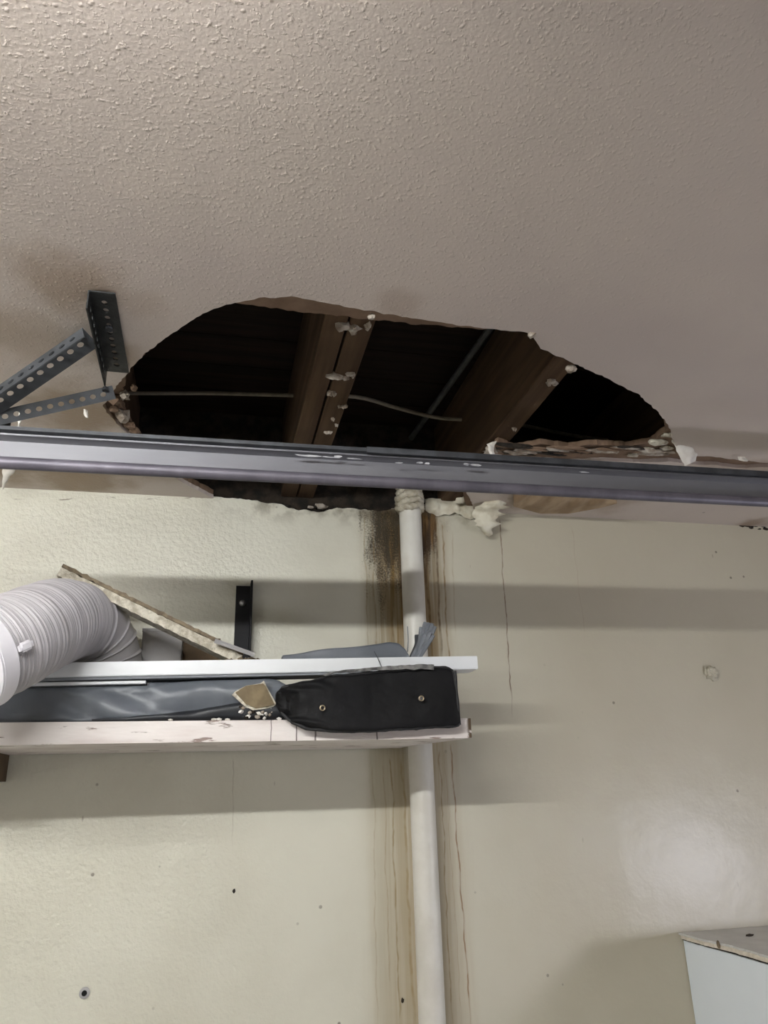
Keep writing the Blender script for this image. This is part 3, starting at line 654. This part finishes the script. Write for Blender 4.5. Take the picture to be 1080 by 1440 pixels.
# --- grey tarp between board and panel
ty0 = -.262
tx0, tx1 = aty(-60, 980, ty0).x-.1, aty(402, 980, ty0).x
ttop = [(-200, 962), (20, 958), (200, 955), (300, 952), (372, 951), (392, 955), (404, 962)]
def tprof(x):
    px = 540+(x-aty(540, 980, ty0).x)/(aty(400, 980, ty0).x-aty(540, 980, ty0).x)*(-140)
    z1_ = min(aty(px, lin(px, ttop), ty0).z, wz0+(x-xc)*rise-.0135 if x < aty(207, 950, WY).x else wz0+(x-xc)*rise-.007)
    return (ty0, -.19, ZB1+.001, z1_)
def tdisp(q, a):
    f = 1 if math.cos(a) < -.2 else .15
    u_ = (q.x*.9+q.z*1.9)
    fold = .006*math.sin(u_*34+3*noise.noise(q*9))*max(0, math.sin((q.z-ZB1)/.07*3.1))
    return Vector((0, f*(noise.noise(Vector((q.x*5, q.z*17, 0)))*.010+noise.noise(Vector((q.x*16, q.z*38, 3)))*.006+.004*abs(noise.noise(Vector((q.x*30+q.z*25, q.z*55-q.x*12, 7))))+fold), 0))
tp = empty('grey_tarp', 'creased grey coated fabric bundle filling the gap above the shelf board', 'fabric')
obj('folded_body', loft_bm([tx0+(tx1-tx0)*k/150 for k in range(151)], tprof, 64, 5, tdisp), 'tarp', tp, 60)
# dark under-fold running out to the right
def uprof(x):
    px = 130+(x-ux_a)/(ux_b-ux_a)*290
    return (-.278, -.2, ZB1+.001, aty(px, lin(px, [(130, 1010), (250, 999), (330, 987), (420, 972)]), -.28).z)
ux_a, ux_b = aty(130, 1005, -.28).x, aty(418, 1005, -.28).x
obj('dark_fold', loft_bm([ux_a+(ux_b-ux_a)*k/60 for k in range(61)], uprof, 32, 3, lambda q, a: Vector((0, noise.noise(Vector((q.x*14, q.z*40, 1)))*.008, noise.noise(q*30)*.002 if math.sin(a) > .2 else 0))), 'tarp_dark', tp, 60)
# --- black bag
BY = -.318
gt = [(388, 974), (396, 964), (430, 957), (470, 949), (520, 944), (585, 939), (615, 937), (632, 937), (640, 941), (643, 960), (647, 1000)]
gbm = [(388, 984), (396, 1000), (410, 1016), (430, 1025), (465, 1029.5), (520, 1029), (580, 1025), (620, 1023), (640, 1022), (647, 1019)]
gx0, gx1 = aty(390, 985, BY).x, aty(646, 985, BY).x
def gprof(x):
    px = 390+(x-gx0)/(gx1-gx0)*256; z0, z1 = aty(px, lin(px, gbm), BY).z, aty(px, lin(px, gt), BY).z
    e = min(1, (x-gx0)/.05+.25)
    return (BY+.03*(1-e), -.276, min(z0, z1-.012), z1 if True else 0)
def gdisp(q, a):
    f = 1 if math.cos(a) < -.1 else .0
    w_ = max(0, 1-(q.x-gx0)/.11)
    under = ZB1+.001
    d = Vector((0, f*(noise.noise(Vector((q.x*7, q.z*13, 5)))*.010+w_*.007*math.sin(q.z*260+q.x*60+3*noise.noise(q*20))+noise.noise(q*45)*.0015), noise.noise(Vector((q.x*26, 3, 1)))*.0015))
    if q.y+d.y > SY-.004 and q.z < under: d.z = under-q.z       # the part that lies on the board
    return d
bg = empty('black_bag', 'black nylon carry bag with two eyelets hanging over the front of the shelf', 'bag')
gxs = [gx0+(gx1-gx0)*(k/110) for k in range(111)]
obj('bag_body', loft_bm(gxs, gprof, 72, 6.5, gdisp), 'bag', bg, 60)
def edge_line(sel, dy):
    out = []
    for x in gxs[3:-1:2]:
        y0_, y1_, z0, z1 = gprof(x); out.append(Vector((x, y0_+dy, (z1-.0015 if sel else z0+.0015)+noise.noise(Vector((x*26, 3, 1)))*.0015)))
    return out
rad_ = lambda i: .0026+.0006*math.sin(i*1.3)
obj('top_piping', tube_bm(edge_line(1, .004), rad_, 8), 'piping', bg, 60)
obj('bottom_piping', tube_bm(edge_line(0, .004), rad_, 8), 'piping', bg, 60)
xr = gx1-.001; y0_, y1_, z0, z1 = gprof(xr-.006)
obj('side_piping', tube_bm([(gx1-.004+.0025*k, BY+.003, aty(633+14*k/1, 943+76*k, BY).z) for k in [j/10 for j in range(11)]], rad_, 8), 'piping', bg, 60)
for a, b in ((453.5, 995.5), (592.5, 982)):
    p = aty(a, b, BY-.008); e = obj('eyelet', bmesh.new(), 'brass', bg)
    bm = bmesh.new(); rr, r2, ns = .0042, .0013, 20; rings = []
    for k in range(ns):
        aa = 2*math.pi*k/ns; c = Vector((math.cos(aa), 0, math.sin(aa))); rings.append([bm.verts.new(c*(rr+r2*math.cos(bb))+Vector((0, r2*math.sin(bb), 0))) for bb in [2*math.pi*j/8 for j in range(8)]])
    for k in range(ns):
        A, B = rings[k], rings[(k+1) % ns]
        for j in range(8): bm.faces.new((A[j], A[(j+1) % 8], B[(j+1) % 8], B[j]))
    bm.to_mesh(e.data); bm.free(); e.location = p
    for q in e.data.polygons: q.use_smooth = True
    bm = bmesh.new(); bmesh.ops.create_cone(bm, cap_ends=True, segments=16, radius1=.004, radius2=.004, depth=.02, matrix=Matrix.Rotation(math.pi/2, 4, 'X')); obj('eyelet_hole', bm, 'hole' if a < 500 else 'dust', e, None, (0, .0105, 0))
# dusty cloth edge above the bag
dt = [(452, 951), (475, 946), (500, 943), (545, 939), (592, 936), (615, 937)]
def dcorner(u_, v_):
    px = 455+u_*155; p = aty(px, lin(px, dt)-2+v_*(1.5+6*u_+2.5*noise.noise(Vector((u_*14, 0, 0)))), BY-.004+.004*(1-v_)); p.y += noise.noise(p*60)*.003; p.z += noise.noise(p*90)*.0012*(1-v_); return p
obj('dusty_flap', patch_bm(dcorner, 50, 4, .0012), 'dust', bg, 60)
# --- lump of broken board on the shelf
pc = empty('plasterboard_lump', 'broken tan-faced plasterboard lump beside the left end of black bag', 'debris')
cy_ = -.285
face = [aty(a, b, cy_) for a, b in [(331, 974), (345, 965), (370, 961), (374, 966), (386, 990), (378, 993), (360, 996), (346, 990)]]
obj('paper_face', slab_bm(jag(face, .004, .0, 1, closed=True), Vector((0, .004, 0))), 'chunk', pc)
edgeo = [aty(a, b, cy_+.003) for a, b in [(326, 977), (331, 972), (346, 964), (366, 961), (371, 957), (375, 965), (382, 978), (389, 990), (384, 994), (372, 997), (356, 999), (344, 993), (334, 984)]]
obj('gypsum_core', slab_bm(jag(edgeo, .003, .0022, 2, 120, closed=True), Vector((0, .011, .001))), 'gyp_edge', pc)
for i in range(26):
    s = random.uniform(.0022, .006); p = aty(random.uniform(338, 384), random.uniform(993, 1010), -.278); p.z = max(p.z, ZB1+s*.7)
    obj('crumb', chunk_bm(p, (s, s, s*.8), i+300, 1, .6), ('gypsum', 'flake', 'masonry', 'flake')[i % 4], pc)
for i, (px, py) in enumerate([(300, 1011), (308, 1010), (240, 1011), (320, 1012), (392, 1008)]):
    p = aty(px, py, -.28); s = .0035; tag(obj('plaster_crumb', chunk_bm((p.x, -.282, ZB1+s*.7), (s*1.6, s, s*.8), i+400, 1, .5), 'flake'), 'tiny white plaster crumb on the shelf edge '+['left of the board lump, second from it', 'left of the board lump, middle one', 'far left of the other crumbs', 'nearest the left of the board lump', 'under the left end of the black bag'][i], 'debris', 'plaster crumbs along the shelf edge')

# ================================================================== CABINET LOWER RIGHT
cx0 = aty(961, 1322, -.002).x; ct = aty(961, 1322, -.002).z
cb = empty('low_cabinet', 'pale blue-white cabinet side against the wall at lower right', 'cabinet')
cdp, cw, cbase = .275, .75, 0.0
side_ = [Vector((cx0, -.002, cbase)), Vector((cx0, -.002, ct)), Vector((cx0, -cdp, ct-.0)), Vector((cx0, -cdp-.34, ct-.17)), Vector((cx0, -cdp-.34, cbase))]  # sloping front is unseen, shaped to cast a diagonal shadow on the wall
obj('side_panel', slab_bm(side_, Vector((.018, 0, 0))), 'cabinet', cb)
obj('side_panel', slab_bm([p+Vector((cw, 0, 0)) for p in side_], Vector((.018, 0, 0))), 'cabinet', cb)
obj('front_panel', box_bm(cx0+.018, cx0+cw, -cdp-.338, -cdp-.322, .08, ct-.175), 'cabinet', cb)
obj('added_sloping_lid', slab_bm([Vector((cx0+.018, -cdp, ct-.002)), Vector((cx0+cw, -cdp, ct-.002)), Vector((cx0+cw, -cdp-.34, ct-.172)), Vector((cx0+.018, -cdp-.34, ct-.172))], Vector((0, .012, -.018))), 'cabinet', cb)  # added lid closing the unseen shadow-casting slope
obj('top_panel', box_bm(cx0+.018, cx0+cw, -cdp, -.004, ct-.018, ct-.001), 'cabinet', cb)
ps = empty('plasterboard_sheet', 'broken grey plasterboard sheet lying on top of the cabinet', 'plasterboard')
def sheet(z0, th, dx, amp, seed):
    L_ = jag([Vector((cx0-dx, -.003, z0)), Vector((cx0-dx*.8, -.09, z0)), Vector((cx0+.004, -.17, z0)), Vector((cx0+.002, -.285, z0))], .007, amp, seed, 45)
    return slab_bm(L_+[Vector((cx0+cw*.8, -.285, z0)), Vector((cx0+cw*.8, -.003, z0))], Vector((0, 0, th)))
obj('cream_core', sheet(ct+.003, .008, .006, .002, 11), 'cream_edge', ps)
obj('grey_face', sheet(ct+.0112, .004, .010, .003, 14), 'sheet_grey', ps)
obj('gap_shade', sheet(ct+.0005, .0024, .003, .0015, 17), 'masonry', ps)  # thin dark layer stands in for the shade in the gap
p = atx(1010, 1328, cx0-.002); obj('torn_scrap', chunk_bm(p, (.0012, .006, .007), 5, 2, .4), 'paperface', ps)
p = atx(1052, 1303, cx0+.1); obj('dark_scrap', chunk_bm((p.x, p.y, ct+.017), (.010, .004, .0025), 6, 2, .4), 'masonry', ps)

# ================================================================== FLAKES, PLUGS AND LUMPS
def flake(name, label, pts, y, curl, mat='flake', th=.0012, cat='paint flake', rag=0):
    """strip between a left and a right edge, given at real distance y (or on the height z), bowed by curl"""
    nL = len(pts)-1
    def c(u_, v_):
        i = min(int(u_*nL), nL-1); t_ = u_*nL-i; (l0, r0), (l1, r1) = pts[i], pts[i+1]
        lx = l0[0]+(l1[0]-l0[0])*t_; ly = l0[1]+(l1[1]-l0[1])*t_; rx = r0[0]+(r1[0]-r0[0])*t_; ry = r0[1]+(r1[1]-r0[1])*t_
        lx += rag*(noise.noise(Vector((u_*9, 1, 0)))+.6*noise.noise(Vector((u_*23, 4, 0)))); rx += rag*(noise.noise(Vector((u_*11, 7, 0)))+.6*noise.noise(Vector((u_*25, 9, 0))))
        yy = y(u_) if callable(y) else y
        p = aty(lx+(rx-lx)*v_, ly+(ry-ly)*v_, yy+curl*math.sin(math.pi*v_)); p.y += noise.noise(p*45)*.004+noise.noise(p*120)*.0025; p.x += noise.noise(p*90+Vector((3, 0, 0)))*.003; return p
    return tag(obj(name, patch_bm(c, 26, 8, th), mat, smooth=60), label, cat)
flake('paint_flake', 'white paint flake hanging below the track at the far left edge', [((4, 650), (22, 652)), ((3, 668), (20, 664)), ((3, 680), (10, 676)), ((2, 689), (4, 688))], lambda u_: -.13+.06*u_, -.006)
flake('paint_flake', 'thin white paint sliver hanging above the track at far left', [((28, 576), (33, 576)), ((26, 588), (31, 588)), ((24, 602), (27, 602))], -.47, -.004)
flake('paint_flake', 'white paint flake drooping from the right tip of the ceiling hole', [((944, 618), (950, 622)), ((950, 628), (972, 629)), ((956, 644), (981, 638)), ((963, 655), (978, 648))], lambda u_: -.445+.03*u_, -.005)
flake('paint_flake', 'small pale paint flake on the ceiling crack at far right', [((1038, 642), (1046, 643)), ((1040, 647), (1052, 648)), ((1044, 649), (1049, 650))], -.425, -.003)
flake('peeling_paint', 'cream curl of peeling paint hanging where wall meets ceiling right of pipe', [((698, 680), (724, 684)), ((693, 696), (718, 697)), ((684, 705), (712, 708)), ((668, 714), (706, 718)), ((664, 725), (700, 729)), ((671, 738), (695, 742)), ((680, 750), (687, 754))], lambda u_: -.085+.06*u_+.008*math.sin(u_*13), -.012, 'creamflap', .002, 'peeling paint', 11)
flake('peeling_paint', 'narrow cream strip of peeling paint just right of the rope collar', [((645, 686), (662, 688)), ((642, 698), (660, 698)), ((640, 708), (652, 708))], -.03, -.008, 'creamflap', .002, 'peeling paint')
flake('peeling_paint', 'white torn paint scrap at the near end of the right joist', [((684, 625), (697, 620)), ((685, 632), (694, 630)), ((690, 645), (694, 646))], -.39, -.004, 'flake', .0012, 'peeling paint')
flake('paint_flake', 'tiny pale paint flake on the ceiling left of the hole', [((117, 575), (122, 576)), ((118, 580), (125, 582)), ((121, 586), (124, 587))], -.45, -.004)
def wavy(u_, v_):
    px = 722+u_*145; ya = lin(px, [(722, 694), (770, 694), (867, 703)]); yb = lin(px, [(722, 712), (760, 722), (800, 722), (845, 714), (867, 708)])
    p = atz(px, ya+(yb-ya)*v_, H-.004); p.z -= .006*abs(math.sin(u_*17+v_*2.2+2*noise.noise(p*12)))*math.sin(math.pi*min(1, v_*1.2+.05)) ; p.y = min(p.y, -.002); return p
tag(obj('peeling_paint', patch_bm(wavy, 60, 10, .0015), 'brownflap', smooth=60), 'wavy brown-stained peeling paint on the ceiling strip right of the pipe', 'peeling paint')
def rim(u_, v_):
    px = 598+u_*100; ya = lin(px, [(598, 702), (625, 701), (650, 700), (675, 703), (698, 706)]); yb = lin(px, [(598, 719), (615, 725), (640, 722), (662, 730), (680, 724), (698, 717)])
    p = aty(px, ya+(yb-ya)*v_, -.006-.010*math.sin(math.pi*v_)); p.y += noise.noise(p*70)*.006; p.z += noise.noise(p*80+Vector((0, 5, 0)))*.004; return p
tag(obj('torn_rim', patch_bm(rim, 50, 8, .002), 'creamflap', smooth=60), 'ragged cream rim of torn plaster between the rope collar and the paint curl', 'peeling paint')
p = aty(1000, 946, -.002); lm = empty('plaster_lump', 'rough round lump of filler on the right part of the wall', 'plaster lump')
obj('filler', chunk_bm((p.x, -.001, p.z), (.018, .008, .019), 31, 3, .5), 'wall', lm, 60)
for i in range(7): a = i*.9; obj('bump', chunk_bm((p.x+.010*math.cos(a), -.006, p.z+.010*math.sin(a)), (.007, .005, .007), 50+i, 2, .6), 'wall', lm, 60)
p = aty(119, 1396, 0); pl = empty('wall_plug', 'empty grey wall plug in the wall at lower left', 'wall plug')
o = obj('plug_ring', tube_bm([(0, -.004, 0), (0, -.003, 0), (0, 0, 0)], lambda i: (.0075, .0095, .0095)[i], 20), 'cardgrey', pl, 30, (p.x, 0, p.z))
o = obj('plug_hole', tube_bm([(0, -.0052, 0), (0, -.0005, 0)], .0048, 14), 'hole', pl, None, (p.x, 0, p.z))
p = aty(329, 1253, 0); tag(obj('nail_hole', chunk_bm((p.x, -.0005, p.z), (.003, .0015, .004), 9, 2, .4), 'masonry'), 'small dark nail hole in the wall below the shelf', 'hole')
p = aty(566, 1407, 0); tag(obj('nail_hole', chunk_bm((p.x, -.0005, p.z), (.003, .0015, .0045), 10, 2, .4), 'masonry'), 'small dark nail hole beside the foot of the pipe', 'hole')
bm = bmesh.new()
for i in range(16):
    px = random.uniform(1035, 1082); q = aty(px, 737+random.uniform(-1, 6)+(px-1035)*.05, 0); s = random.uniform(.003, .008); chunk_bm((q.x, 0, q.z), (s*1.5, .002, s*.6), i+500, 1, .5, bm)
tag(obj('torn_edge', bm, 'masonry'), 'dark torn plaster in the wall corner at far right', 'debris', None, 'stuff')

# ================================================================== LAMPS (above and beside the camera)
fl = empty('fluorescent_light', 'white fluorescent batten on the ceiling above the camera', 'ceiling light')
FX, FYY = -.60, -1.54
obj('housing', box_bm(FX-.62, FX+.62, FYY-.03, FYY+.03, H-.022, H-.0005, .004, 2), 'lamp_white', fl)
for s in (-1, 1): obj('lamp_holder', box_bm(FX+s*.605-.012, FX+s*.605+.012, FYY-.014, FYY+.014, H-.064, H-.022, .003, 2), 'lamp_white', fl)
obj('lit_tube', tube_bm([(FX-.59, FYY, H-.045), (FX+.59, FYY, H-.045)], .013, 12), 'tube', fl, 60)
WL = Vector((1.84, -1.2, 1.255)); wl = empty('work_lamp', 'work lamp on a tripod to the right of the camera', 'lamp')
tgt = Vector((1.15, 0, 1.38)); dirv = (tgt-WL).normalized(); q = dirv.to_track_quat('-Z', 'Y')
o = obj('head', box_bm(-.11, .11, -.08, .08, .004, .05, .006, 2), 'zinc_dark', wl); o.location = WL; o.rotation_mode = 'QUATERNION'; o.rotation_quaternion = q
o = obj('lens', box_bm(-.10, .10, -.07, .07, .001, .004), 'lens', wl); o.location = WL; o.rotation_mode = 'QUATERNION'; o.rotation_quaternion = q
obj('pole', tube_bm([(WL.x, WL.y-.05, .5), (WL.x, WL.y-.05, WL.z-.03)], .012, 12), 'zinc_dark', wl, 60)
for k in range(3): a = k*2.094; obj('leg', tube_bm([(WL.x, WL.y-.05, .55), (WL.x+.4*math.cos(a), WL.y-.05+.4*math.sin(a), .008)], .009, 10), 'zinc_dark', wl, 60)
ld = bpy.data.lights.new('work_lamp_light', 'AREA'); ld.shape = 'RECTANGLE'; ld.size = .2; ld.size_y = .14; ld.energy = WORK_WATTS; ld.color = (.86, .86, 1.0)
lo = bpy.data.objects.new('work_lamp_light', ld); COL.objects.link(lo); lo.location = WL+dirv*.004; lo.rotation_mode = 'QUATERNION'; lo.rotation_quaternion = q
